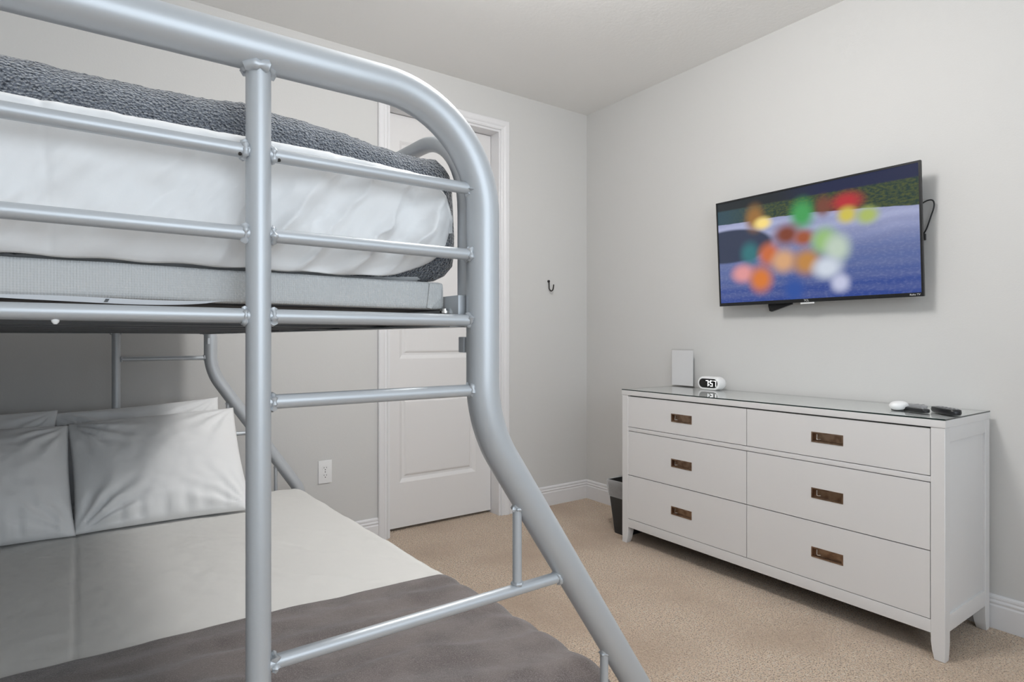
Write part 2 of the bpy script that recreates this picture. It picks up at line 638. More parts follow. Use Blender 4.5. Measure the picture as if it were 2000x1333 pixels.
# side rails (angle iron)
for (u, s, z0, z1) in ((UR - 0.012, -1, 1.150, 1.205), (UL + 0.012, 1, 1.150, 1.205),
                       (0.905, -1, 0.235, 0.285), (UL + 0.012, 1, 0.235, 0.285)):
    bm = bmesh.new()
    prism(bm, [(u - s * 0.0, z0), (u + s * 0.035, z0), (u + s * 0.035, z0 + 0.003), (u + s * 0.003, z0 + 0.003),
               (u + s * 0.003, z1), (u, z1)], (0, BL - 0.05, 0), lambda a, b: (a, 0.025, b))
    fin('side_rail', bm, M['metal'], bed)
# bracket plates by the near and far end frames
for v0, v1 in ((0.02, 0.062), (BL - 0.062, BL - 0.02)):
    for u in (UR - 0.034, UL + 0.018):
        bx('rail_bracket', u, u + 0.016, v0, v1, 1.152, 1.203, M['metal'], bed, 0.002)
    bx('rail_clip', UR - 0.024, UR - 0.014, v0, v0 + 0.016, 1.108, 1.134, M['metal'], bed, 0.002)
for (hu, hz) in ((0.158, 1.3675), (0.206, 1.3675)):
    bm = bmesh.new()
    tube(bm, [(hu, -0.006, hz + 0.002), (hu, -0.0072, hz - 0.0004)], 0.0022, 12)
    fin('drain_hole', bm, M['slot'], bed)
bm = bmesh.new()
tube(bm, [(-0.030, 0.0, 1.153), (-0.030, 0.0, 1.1495), (-0.030, 0.0, 1.147)], lambda i: (0.004, 0.0036, 0.0015)[i], 14)
fin('plastic_cap', bm, M['whiteplastic'], bed)
bm = bmesh.new()
tube(bm, [(0.492, 0.055, 1.174), (0.492, 0.055, 1.178)], 0.008, 12)
tube(bm, [(0.492, 0.055, 1.174), (0.492, 0.055, 1.1815)], 0.005, 12)
fin('bolt', bm, M['chrome'], bed)
# slats under upper bunk
for i in range(9):
    v = 0.10 + i * (BL - 0.2) / 8
    bx('slat', UL + 0.02, UR - 0.02, v - 0.013, v + 0.013, 1.153, 1.172, M['darkmetal'], bed, 0.002)
for i in range(9):
    v = 0.10 + i * (BL - 0.2) / 8
    bx('slat', UL + 0.02, 0.90, v - 0.013, v + 0.013, 0.240, 0.258, M['darkmetal'], bed, 0.002)


# ---- bedding helper: everything on the bed uses the bed's own axes
def bedthing(o, label, cat, group=None):
    o.location = (0, OY, 0)
    BEDPARTS.append(o)
    return tag(o, label, cat, group)


def rbox(u0, u1, v0, v1, z0, z1, r, nz=0.0, seed=0, sub=5):
    bm = bmesh.new()
    box(bm, u0, u1, v0, v1, z0, z1, r, 5)
    return bm


# upper foundation (thin ribbed mattress base)
bm = rbox(UL + 0.035, 0.501, 0.070, 2.02, 1.181, 1.2275, 0.011)
bmesh.ops.subdivide_edges(bm, edges=[e for e in bm.edges if e.calc_length() > 0.4], cuts=30, use_grid_fill=True)
for v in bm.verts:
    v.co.z += 0.0012 * fbm(v.co.x * 9, v.co.y * 9)
fo = fin('box_foundation', bm, M['ticking'], angle=50)
bedthing(fo, 'thin grey ribbed mattress foundation lying on the upper bunk slats', 'mattress base')
# folded corner flap
bm = bmesh.new()
pts = [(0.471, 0.0665, 1.224), (0.494, 0.0665, 1.222), (0.490, 0.064, 1.200), (0.480, 0.0635, 1.190),
       (0.472, 0.064, 1.1815), (0.466, 0.0665, 1.183)]
a = [bm.verts.new(p) for p in pts]
b = [bm.verts.new((p[0], p[1] + 0.004, p[2])) for p in pts]
bm.faces.new(a)
bm.faces.new(b[::-1])
for i in range(len(pts)):
    bm.faces.new((a[i], a[(i + 1) % 6], b[(i + 1) % 6], b[i]))
fin('corner_fold', bm, M['ticking'], fo)
# white law label hanging below its near edge
bm = bmesh.new()
grid(bm, 24, 3, lambda a, b: (-0.10 + a * 0.255, 0.066 + 0.003 * math.sin(a * 9),
                              1.182 + 0.001 * math.sin(a * 7) - b * 0.0068 * math.sin(PI * min(1, a * 1.02 + 0.02)) ** 0.4))
lb = fin('paper_tag', bm, M['label'], fo)
lb['label'] = 'white paper law tag'
bm = bmesh.new()
vs = [bm.verts.new(p) for p in ((0.018, 0.0622, 1.1765), (0.022, 0.0622, 1.1765), (0.024, 0.0622, 1.1805), (0.020, 0.0622, 1.1805))]
bm.faces.new(vs)
fin('tag_print', bm, M['black'], lb, smooth=False)
bx('paper_tag', 0.06, 0.145, 0.30, 0.55, 1.1790, 1.1800, M['label'], fo)
# dark underside cloth
bx('underside_cloth', UL + 0.045, 0.498, 0.08, 2.01, 1.1795, 1.1815, M['ticking_top'], fo)


# upper mattress
mt = fin('mattress', rbox(UL + 0.045, 0.490, 0.095, 2.005, 1.2285, 1.415, 0.04), M['sheet'], angle=60)
bedthing(mt, 'twin mattress on the upper bunk under white bedding', 'mattress')

# grey sherpa blanket: shell wrapped over mattress, rounded
def superq(w, e):
    return math.copysign(abs(math.cos(w)) ** e, math.cos(w)), math.copysign(abs(math.sin(w)) ** e, math.sin(w))


def sherpa():
    u0, u1, v0, v1 = UL + 0.03, 0.540, 0.074, 2.04
    zb, zt = 1.229, 1.470
    cx, cy = (u0 + u1) / 2, (v0 + v1) / 2
    hu, hv = (u1 - u0) / 2, (v1 - v0) / 2
    bm = bmesh.new()
    # perimeter samples: rounded rectangle, corner radius R, dense
    R = 0.045
    per = []
    def seg(p, q, n):
        for i in range(n):
            f = i / n
            per.append((p[0] + (q[0] - p[0]) * f, p[1] + (q[1] - p[1]) * f))
    def arc(cx_, cy_, a0, n=12):
        for i in range(n):
            a = a0 + PI / 2 * i / n
            per.append((cx_ + R * math.cos(a), cy_ + R * math.sin(a)))
    seg((u0 + R, v0), (u1 - R, v0), 230)
    arc(u1 - R, v0 + R, -PI / 2, 30)
    seg((u1, v0 + R), (u1, v1 - R), 160)
    arc(u1 - R, v1 - R, 0)
    seg((u1 - R, v1), (u0 + R, v1), 30)
    arc(u0 + R, v1 - R, PI / 2)
    seg((u0, v1 - R), (u0, v0 + R), 60)
    arc(u0 + R, v0 + R, PI)
    n = len(per)
    # profile from bottom edge to top: (inset, z)
    prof = [(0.055, zb + 0.002), (0.035, zb + 0.004), (0.018, zb + 0.013), (0.006, zb + 0.030), (0.0, zb + 0.055),
            (0.0, zb + 0.09), (-0.001, zb + 0.13), (0.0, zb + 0.165), (0.002, zb + 0.185), (0.004, zb + 0.203),
            (0.009, zb + 0.219), (0.018, zb + 0.232), (0.030, zb + 0.242), (0.048, zb + 0.246), (0.08, zb + 0.249),
            (0.14, zb + 0.250), (0.25, zb + 0.250), (0.40, zb + 0.250)]
    rings = []
    for k, (ins, z) in enumerate(prof):
        ring = []
        for (x, y) in per:
            # inset towards centre by clamping to a smaller rounded box
            dx = max(-hu + R, min(hu - R, x - cx))
            dy = max(-hv + R, min(hv - R, y - cy))
            ex, ey = x - cx - dx, y - cy - dy
            L = math.hypot(ex, ey) or 1
            if ins < R:
                x2, y2 = cx + dx + ex * (L - ins) / L, cy + dy + ey * (L - ins) / L
            else:
                x2 = cx + dx * (1 - (ins - R) / hu)
                y2 = cy + dy * (1 - (ins - R) / hv)
            # the blanket dips toward its right-hand corner
            dip = 0.030 * sstep(0.18, 0.50, x2) * (1 - sstep(0.3, 0.9, y2)) * sstep(zb + 0.05, zb + 0.2, z)
            bul = 0.006 * fbm(x * 6, y * 6, z * 8)
            d2 = 0.0012 * noise.noise(Vector((x2 * 150, y2 * 150, z * 150)))
            ring.append(bm.verts.new((x2 + ex / L * (bul + d2), y2 + ey / L * (bul + d2), z - dip + (d2 + bul * 0.6 if k > 9 else 0))))
        rings.append(ring)
    for i in range(len(rings) - 1):
        for j in range(n):
            bm.faces.new((rings[i][j], rings[i][(j + 1) % n], rings[i + 1][(j + 1) % n], rings[i + 1][j]))
    bm.faces.new(rings[-1])
    return fin('blanket', bm, M['sherpa'], angle=0)


sb = sherpa()
bedthing(sb, 'fluffy dark grey sherpa blanket wrapped over the upper bunk mattress', 'blanket')


# white bedding bulging at the near end of the upper bunk
def white_front():
    bm = bmesh.new()
    nu, nv = 300, 70
    u0, u1 = UL + 0.06, 0.505

    def f(a, b):
        u = u0 + (u1 - u0) * a
        # outline
        zt = 1.412 - 0.010 * sstep(0.25, 0.50, u) + 0.0012 * fbm(u * 30, 1)
        zb = 1.2285
        right = sstep(0.30, 0.505, u)
        # rounded right end: lower edge sweeps up, upper edge falls
        e = max(0.0, (u - 0.34) / (u1 - 0.34))
        zb += 0.085 * (1 - math.sqrt(max(0, 1 - e ** 2.2)))
        e2 = max(0.0, (u - 0.44) / (u1 - 0.44))
        zt -= 0.092 * (1 - math.sqrt(max(0, 1 - e2 ** 2)))
        w = b * 2 - 1
        z = zb + (zt - zb) * b
        prof = max(0.0, 1 - abs(w) ** 3.2) ** 0.5
        endf = math.sqrt(max(0, 1 - max(0, (u - 0.42) / (u1 - 0.42)) ** 3))
        v = 0.068 - 0.024 * prof * (0.35 + 0.65 * endf)
        # top tucks under the grey blanket, so keep it out front a little
        v -= 0.010 * sstep(0.8, 0.97, b)
        # folds fanning from the lower left towards the upper right
        k = sstep(0.05, 0.30, u) * (1 - 0.6 * sstep(0.47, 0.505, u))
        q = (u * 1.0 - (z - 1.23) * 0.55)
        q2 = q + 0.02 * fbm(u * 7, z * 7, 2)
        fold = (1 - 1.9 * abs(math.sin(q2 * 47)) ** 0.7) * 0.6 + math.sin(q2 * 57 + 1.3 + (z - 1.23) * 18) * 0.5
        amp = 0.024 * k * (0.35 + 0.65 * (1 - b)) * (0.6 + 0.8 * abs(fbm(u * 5, z * 9, 5)))
        v -= fold * amp * (1 - abs(w) ** 8)
        v -= 0.010 * fbm(u * 6, z * 7, 9) * (1 - abs(w) ** 6)
        v -= 0.006 * fbm(u * 18 - z * 12, z * 9, 3) * (1 - abs(w) ** 6)
        v = min(v, 0.064)
        # pressed vertical crease
        v += 0.0022 * math.exp(-((u + 0.037 + (z - 1.3) * 0.05) / 0.004) ** 2)
        # small scallops on the bottom edge
        if b < 0.12:
            z += 0.0020 * (0.5 + 0.5 * math.sin(u * 75)) * (1 - b / 0.12)
        return (u, v, z)
    V = grid(bm, nu, nv, f)
    return fin('comforter', bm, M['sheet'], angle=0)


wf = white_front()
md = wf.modifiers.new('thickness', 'SOLIDIFY')
md.thickness = 0.004
md.offset = -1
bedthing(wf, 'white cotton comforter bulging behind the end bars of the upper bunk', 'comforter')

# ---------------------------------------------------------- lower bunk bedding
MU0, MU1, MV0, MV1, MZ = -0.475, 0.905, 0.055, 2.02, 0.445
lm = fin('mattress', rbox(MU0 + 0.012, MU1 - 0.018, MV0 + 0.02, MV1 - 0.01, 0.26, MZ - 0.014, 0.05), M['ticking'], angle=60)
bedthing(lm, 'full size mattress on the lower bunk beneath the sheet and taupe blanket', 'mattress')


def drape(name, ua, ub, va, vb, off, hang, m, nu, nv, wr, edge=None, near_round=False, far_round=False):
    """cloth over the lower mattress: top with crown, rounded sides hanging down"""
    bm = bmesh.new()
    r = 0.065
    arc = r * PI / 2
    flat = (MU1 - r) - (MU0 + r)
    total = flat + 2 * arc + 2 * hang

    def across(s):
        # s distance along cloth from left hem
        s -= hang
        if s < 0:
            return MU0, MZ - r + s
        if s < arc:
            a = s / r
            return MU0 + r - r * math.cos(a), MZ - r + r * math.sin(a)
        s -= arc
        if s < flat:
            return MU0 + r + s, MZ
        s -= flat
        if s < arc:
            a = s / r
            return MU1 - r + r * math.sin(a), MZ - r + r * math.cos(a)
        s -= arc
        return MU1 + 0.006 * s / hang, MZ - r - s

    # the length direction, rolled at the near foot end if asked
    Lv = (vb - va) + ((arc + hang) if near_round else 0)

    def f(a, b):
        s = a * total
        u, z = across(s)
        v = va + (vb - va) * b
        dn = 0.0
        if near_round:
            l = b * Lv - hang
            if l < 0:
                v, dn = MV0 - 0.004, r - l
            elif l < arc:
                t_ = l / r
                v, dn = MV0 + r - r * math.cos(t_) - 0.004, r - r * math.sin(t_)
            else:
                v, dn = MV0 + r + (l - arc), 0
            sv = (vb - (va + r)) / (Lv - arc - hang)
            if l >= arc:
                v = MV0 + r + (l - arc) * (vb - MV0 - r) / (Lv - arc - hang)
        if far_round:
            e = max(0.0, (v - (MV1 - 0.09)) / 0.09)
            dn += 0.055 * e * e
        if edge:
            v += edge(u) * sstep(0.5, 1.0, b)
        top = max(0.0, 1 - (z < MZ - 1e-4)) if False else 1.0
        crown = 0.012 * math.cos((u - 0.2) / 0.75 * PI / 2) if z > MZ - r else 0
        zz = z - dn + crown * (1 if dn < 0.02 else 0.3)
        h = wr(u, v)
        # normal direction: up on top, out on the sides
        ov = off + h
        if z < MZ - 1e-5 and u > 0.3:
            k = min(1.0, (MZ - z) / r)
            return (u + ov * k, v, zz + ov * (1 - k))
        return (u, v, zz + ov)
    grid(bm, nu, nv, f)
    return fin(name, bm, m, angle=0)


def sheet_wr(u, v):
    h = 0.0025 * fbm(u * 5, v * 5, 1) + 0.0012 * fbm(u * 16 + v * 9, v * 14 - u * 9, 4)
    # ironed fold line running lengthwise and one across
    h -= 0.0045 * math.exp(-((u - 0.022 - (v - 1.2) * 0.03) / 0.005) ** 2)
    # small ridges
    q = u * 0.8 + v * 0.6 + 0.04 * fbm(u * 4, v * 4, 8)
    h += 0.0022 * max(0.0, math.sin(q * 34)) ** 8 * sstep(0.25, 0.6, u)
    return h


sh = drape('bed_sheet', 0, 0, 0.60, MV1 + 0.02, 0.004, 0.10, M['sheet2'], 260, 220, sheet_wr, far_round=True)
bedthing(sh, 'smooth white bed sheet spread over the lower bunk mattress', 'bed sheet')


def fleece_wr(u, v):
    h = 0.004 * fbm(u * 4, v * 5, 3)
    ed = 1 - sstep(0.60, 0.69, v)
    q = v * 1.0 + 0.10 * u + 0.035 * fbm(u * 3, v * 3, 6)
    h += 0.0035 * ed * math.sin(q * 60) * (0.4 + abs(fbm(u * 3, v * 3, 11)))
    h += 0.0035 * ed * max(0, math.sin(q * 33 + 2)) ** 5 * sstep(-0.3, 0.6, u)
    return h


fl = drape('blanket', 0, 0, MV0, 0.695, 0.0105, 0.11, M['fleece'], 240, 170, fleece_wr,
           edge=lambda u: 0.004 - 0.028 * (u - 0.1), near_round=True)
bedthing(fl, 'brown grey fleece blanket folded across the foot of the lower bunk', 'blanket')
md = fl.modifiers.new('thickness', 'SOLIDIFY')
md.thickness = 0.006
md.offset = -1


# pillows
def pillow(name, c, thick, seed, fold_from=None, n=70):
    """c: BL, BR, TR, TL corners in bed coords (u,v,z)"""
    BLc, BRc, TRc, TLc = [Vector(q) for q in c]
    nrm = (BRc - BLc).cross(TLc - BLc).normalized()     # towards the viewer (-v)
    bm = bmesh.new()
    rows = []

    def pos(s, t_, side):
        x, y = s * 2 - 1, t_ * 2 - 1
        # edges bow inwards between pointed corners
        bx_ = 0.035 * (1 - y * y) * x
        by_ = 0.030 * (1 - x * x) * y
        s2, t2 = s - bx_ * 0.5, t_ - by_ * 0.5
        p = BLc.lerp(BRc, s2).lerp(TLc.lerp(TRc, s2), t2)
        prof = (max(0.0, 1 - abs(x) ** 2.6) ** 0.55) * (max(0.0, 1 - abs(y) ** 2.6) ** 0.55)
        h = thick * 0.5 * prof
        if side > 0:
            w = 0.0
            # creases radiating from each corner
            for (cx_, cy_, k) in ((-1, -1, 1.0), (1, -1, 0.4), (1, 1, 0.45), (-1, 1, 0.75)):
                d = math.hypot(x - cx_, y - cy_)
                ang = math.atan2(y - cy_, x - cx_)
                w += k * math.sin(ang * 17 + seed * 3 + cx_ + 1.5 * fbm(x * 2, y * 2, seed)) * math.exp(-((d - 0.42) / 0.36) ** 2)
            # gathers along the bottom seam
            w += 0.5 * math.sin(x * 26 + 3 * fbm(x * 3, seed, 1)) * math.exp(-((y + 0.92) / 0.22) ** 2)
            h += 0.0125 * w * (1 - max(abs(x), abs(y)) ** 10)
            h += 0.008 * fbm(x * 1.8 + seed, y * 1.8, 2) * prof
        return p + nrm * (h * side)
    for side in (1, -1):
        rows.append([[bm.verts.new(pos(i / n, j / n, side)) for j in range(n + 1)] for i in range(n + 1)])
    for g_, sgn in ((rows[0], 1), (rows[1], -1)):
        for i in range(n):
            for j in range(n):
                q = (g_[i][j], g_[i + 1][j], g_[i + 1][j + 1], g_[i][j + 1])
                bm.faces.new(q if sgn > 0 else q[::-1])
    bmesh.ops.remove_doubles(bm, verts=bm.verts, dist=1e-4)
    return fin(name, bm, M['sheet'], angle=0)


PB = MZ + 0.022
G = 'white pillows on the lower bunk'
p1 = pillow('pillow', [(0.030, 1.665, PB), (0.592, 1.645, PB), (0.585, 1.925, 0.838), (0.016, 1.905, 0.815)], 0.19, 1)
bedthing(p1, 'large white pillow front right of the pile, reaching nearest the ladder', 'pillow', G)
p2 = pillow('pillow', [(-0.46, 1.655, PB), (0.036, 1.655, PB), (0.022, 1.900, 0.812), (-0.46, 1.900, 0.820)], 0.18, 5)
bedthing(p2, 'white pillow front left, cut by the left picture edge', 'pillow', G)
p3 = pillow('pillow', [(-0.035, 1.860, PB), (0.545, 1.860, PB), (0.552, 2.050, 0.876), (-0.02, 2.050, 0.845)], 0.09, 8)
bedthing(p3, 'white pillow standing behind the large front right pillow, only its top edge showing', 'pillow', G)
p4 = pillow('pillow', [(-0.46, 1.860, PB), (-0.045, 1.860, PB), (-0.008, 2.040, 0.858), (-0.46, 2.040, 0.858)], 0.09, 12)
bedthing(p4, 'white pillow standing behind the front left pillow, one pointed corner showing', 'pillow', G)

# rack the bed and everything lying on it
sh_m = Matrix.Identity(4)
sh_m[0][1] = -SHEAR
for o in list(bed.children_recursive) + BEDPARTS + [c for b in BEDPARTS for c in b.children_recursive]:
    o.data.transform(sh_m)

# ============================================================ DRESSER
DXF, DXB = 2.43, 2.868
DY0, DY1 = 0.822, 2.362
DT = 0.845
dr = thing('dresser', 'long white six drawer dresser with recessed bronze pulls below the television', 'dresser',
           ((DXF + DXB) / 2, (DY0 + DY1) / 2, 0))


def L(x, y, z):
    return (x - (DXF + DXB) / 2, y - (DY0 + DY1) / 2, z)


def dbx(name, x0, x1, y0, y1, z0, z1, m, parent=dr, bev=0.0015):
    cx, cy = (DXF + DXB) / 2, (DY0 + DY1) / 2
    return bx(name, x0 - cx, x1 - cx, y0 - cy, y1 - cy, z0, z1, m, parent, bev)


PW = 0.044
dbx('top_board', DXF - 0.002, DXB, DY0 - 0.002, DY1 + 0.002, DT - 0.026, DT, M['dresser'])
# posts with tapered feet
for (xs_, xi) in ((DXF, 1), (DXB, -1)):
    for (ys, yi) in ((DY0, 1), (DY1, -1)):
        bm = bmesh.new()
        x0, x1 = (xs_, xs_ + PW * xi)
        y0, y1 = (ys, ys + PW * yi)
        lev = [(DT - 0.0262, 0), (0.062, 0), (0.028, 0.0045), (0, 0.011)]
        rings = []
        for (z, k) in lev:
            rings.append([bm.verts.new(L(a, b, z)) for a, b in
                          ((x0, y0), (x1 - k * xi, y0), (x1 - k * xi, y1 - k * yi), (x0, y1 - k * yi))])
        for i in range(3):
            for j in range(4):
                bm.faces.new((rings[i][j], rings[i][(j + 1) % 4], rings[i + 1][(j + 1) % 4], rings[i + 1][j]))
        bm.faces.new(rings[0])
        bm.faces.new(rings[-1][::-1])
        bmesh.ops.bevel(bm, geom=[e for e in bm.edges], offset=0.0012, segments=1, affect='EDGES')
        fin('leg', bm, M['dresser'], dr)
# carcass behind drawers (dark in the gaps), rails, side panels
dbx('carcass', DXF + 0.018, DXB - 0.006, DY0 + 0.012, DY1 - 0.012, 0.100, DT - 0.027, M['gap'], bev=0)
dbx('front_rail', DXF + 0.001, DXF + 0.020, DY0 + PW, DY1 - PW, 0.090, 0.1365, M['dresser'])
dbx('front_rail', DXF + 0.001, DXF + 0.020, DY0 + PW, DY1 - PW, 0.6235, 0.6435, M['dresser'])
for (y0, y1, s) in ((DY0, DY0 + 0.013, 1), (DY1 - 0.013, DY1, -1)):
    dbx('side_panel', DXF + PW, DXB - PW, y0 + (0.008 if s > 0 else -0.0), y1 + (0 if s > 0 else -0.008), 0.10, DT - 0.0262, M['dresser'])
    dbx('side_rail', DXF + PW, DXB - PW, y0 + 0.001 * s, y1, 0.098, 0.158, M['dresser'])
    dbx('side_rail', DXF + PW, DXB - PW, y0 + 0.001 * s, y1, DT - 0.078, DT - 0.0262, M['dresser'])
dbx('back_panel', DXB - 0.006, DXB - 0.001, DY0 + PW, DY1 - PW, 0.10, DT - 0.0262, M['dresser'], bev=0)
YM = 1.590
rowsz = [(0.6465, 0.8125), (0.3815, 0.6205), (0.1395, 0.3775)]
hz = [0.7275, 0.4975, 0.2545]
cx, cy = (DXF + DXB) / 2, (DY0 + DY1) / 2
for (ya, yb, hy) in ((YM + 0.0015, DY1 - PW - 0.002, 1.9555), (DY0 + PW + 0.002, YM - 0.0015, 1.2295)):
    for (z0, z1), zc in zip(rowsz, hz):
        # drawer front with a rectangular cut-out for the pull
        hw, hh = 0.062, 0.0195
        bm = bmesh.new()
        xf, xb = DXF + 0.0005, DXF + 0.0175
        ys_ = [ya, hy - hw, hy + hw, yb]
        zs_ = [z0, zc - hh, zc + hh, z1]
        vv = {}

        def V(x, i, j):
            k = (x, i, j)
            if k not in vv:
                vv[k] = bm.verts.new((x - cx, ys_[i] - cy, zs_[j]))
            return vv[k]
        for x in (xf, xb):
            for i in range(3):
                for j in range(3):
                    if (i, j) != (1, 1):
                        bm.faces.new((V(x, i, j), V(x, i + 1, j), V(x, i + 1, j + 1), V(x, i, j + 1)))
        for (a, b) in (((0, 0), (3, 0)), ((3, 0), (3, 3)), ((3, 3), (0, 3)), ((0, 3), (0, 0))):
            pass
        for i in range(3):
            bm.faces.new((V(xf, i, 0), V(xf, i + 1, 0), V(xb, i + 1, 0), V(xb, i, 0)))
            bm.faces.new((V(xf, i, 3), V(xf, i + 1, 3), V(xb, i + 1, 3), V(xb, i, 3)))
            bm.faces.new((V(xf, 0, i), V(xf, 0, i + 1), V(xb, 0, i + 1), V(xb, 0, i)))
            bm.faces.new((V(xf, 3, i), V(xf, 3, i + 1), V(xb, 3, i + 1), V(xb, 3, i)))
        for (p_, q_) in (((1, 1), (2, 1)), ((2, 1), (2, 2)), ((2, 2), (1, 2)), ((1, 2), (1, 1))):
            bm.faces.new((V(xf, *p_), V(xf, *q_), V(xb, *q_), V(xb, *p_)))
        d = fin('drawer', bm, M['dresser'], dr, smooth=False)
        # flush pull: rimmed tray, recessed
        bm = bmesh.new()
        o0, o1 = (hw + 0.0015, hh + 0.0015), (hw - 0.004, hh - 0.004)
        rr = []
        for (w_, h_, x) in ((o0[0], o0[1], DXF - 0.0012), (o1[0], o1[1], DXF - 0.0012), (o1[0], o1[1], DXF + 0.013)):
            rr.append([bm.verts.new((x - cx, hy + a * w_ - cy, zc + b * h_)) for a, b in ((-1, -1), (1, -1), (1, 1), (-1, 1))])
        rr.insert(0, [bm.verts.new((DXF + 0.0006 - cx, hy + a * o0[0] - cy, zc + b * o0[1])) for a, b in ((-1, -1), (1, -1), (1, 1), (-1, 1))])
        for i in range(3):
            for j in range(4):
                bm.faces.new((rr[i][j], rr[i][(j + 1) % 4], rr[i + 1][(j + 1) % 4], rr[i + 1][j]))
        bm.faces.new(rr[3])
        h = fin('handle', bm, M['bronze'], d, smooth=False)
        # finger bail (chrome catch) near the far end of the tray
        bm = bmesh.new()
        yk = hy + 0.036
        tube(bm, fillet([((DXF + 0.009 - cx, yk + 0.009 - cy, zc + 0.011), 0), ((DXF + 0.004 - cx, yk + 0.007 - cy, zc - 0.011), 0.005),
                         ((DXF + 0.004 - cx, yk - 0.010 - cy, zc - 0.007), 0)], 6), 0.0016, 8)
        fin('catch', bm, M['chrome'], h)

# glass sheet on the top
gx0, gx1, gy0, gy1 = DXF - 0.002, DXB, DY0 - 0.002, DY1 + 0.002
bm = bmesh.new()
fs = box(bm, gx0, gx1, gy0, gy1, DT + 0.0003, DT + 0.0053)
bmesh.ops.recalc_face_normals(bm, faces=bm.faces)
bm.normal_update()
for f in bm.faces:
    f.material_index = 1 if (f.normal.x < -0.5 or f.normal.y < -0.5) else 0
gt = fin('glass_top', bm, [M['glass'], M['glassedge']], smooth=False)
tag(gt, 'clear glass sheet with dark edge covering the top of the white dresser', 'glass top')
GT = DT + 0.0056

# ---------------- things on the dresser
# acrylic sign holder leaning at the wall
sg = thing('sign_holder', 'clear upright acrylic card holder on the far end of the dresser', 'sign holder', (2.845, 2.28, GT))
bx('card', -0.002, 0.0, -0.076, 0.076, 0.006, 0.212, M['card'], sg, 0)
bx('front_sheet', -0.0065, -0.0035, -0.079, 0.079, 0.0, 0.220, M['acrylic'], sg, 0.0008)
bx('back_sheet', 0.0015, 0.0045, -0.079, 0.079, 0.0, 0.220, M['acrylic'], sg, 0.0008)
bx('base_foot', -0.0065, 0.030, -0.079, 0.079, 0.0, 0.003, M['acrylic'], sg, 0.0008)

# alarm clock: pill shaped, faces -X
ck = thing('alarm_clock', 'small white pill shaped digital alarm clock reading 7:57 on the dresser', 'clock', (2.795, 2.047, GT))


def pill_outline(w, h, n=16):
    r = h / 2
    pts = []
    for i in range(n + 1):
        a = -PI / 2 + PI * i / n
        pts.append((w / 2 - r + r * math.cos(a), r * math.sin(a)))
    for i in range(n + 1):
        a = PI / 2 + PI * i / n
        pts.append((-w / 2 + r + r * math.cos(a), r * math.sin(a)))
    return pts


def pill_solid(name, w, h, levels, m, parent, zc):
    """levels: (x, inset)"""
    bm = bmesh.new()
    rings = []
    for (x, ins) in levels:
        rings.append([bm.verts.new((x, a, b + zc)) for a, b in pill_outline(w - 2 * ins, h - 2 * ins)])
    n = len(rings[0])
    for i in range(len(rings) - 1):
        for j in range(n):
            bm.faces.new((rings[i][j], rings[i][(j + 1) % n], rings[i + 1][(j + 1) % n], rings[i + 1][j]))
    bm.faces.new(rings[0])
    bm.faces.new(rings[-1][::-1])
    return fin(name, bm, m, parent, angle=50)


CW, CH = 0.140, 0.072
pill_solid('body', CW, CH, [(-0.0245, 0.004), (-0.024, 0.002), (-0.021, 0.0), (0.030, 0.0), (0.042, 0.004), (0.046, 0.012)], M['whiteplastic'], ck, CH / 2)
disp = pill_solid('display', 0.118, 0.050, [(-0.0255, 0.001), (-0.0252, 0.0), (-0.0235, 0.0)], M['blackgloss'], ck, CH / 2)
bm = bmesh.new()
SEG = {'7': 'abc', '5': 'afgcd'}
dw, dh, th = 0.0155, 0.032, 0.0036


def segment(bm, yc, zc, s):
    # y grows to the left in the picture, so digits are laid out along -y
    w2, h2 = dw / 2, dh / 2
    R_ = {'a': (-w2, w2, h2 - th, h2), 'g': (-w2, w2, -th / 2, th / 2), 'd': (-w2, w2, -h2, -h2 + th),
          'b': (w2 - th, w2, 0, h2), 'c': (w2 - th, w2, -h2, 0), 'f': (-w2, -w2 + th, 0, h2), 'e': (-w2, -w2 + th, -h2, 0)}
    for c in s:
        a0, a1, b0, b1 = R_[c]
        box(bm, -0.0268, -0.0257, yc - a1, yc - a0, zc + b0, zc + b1)


zc = CH / 2
segment(bm, 0.006, zc, SEG['7'])
segment(bm, -0.0215, zc, SEG['5'])
segment(bm, -0.0435, zc, SEG['7'])
for dz in (-0.008, 0.008):
    box(bm, -0.0268, -0.0257, -0.0095, -0.0055, zc + dz - 0.0022, zc + dz + 0.0022)
fin('digits', bm, M['led'], disp, smooth=False)


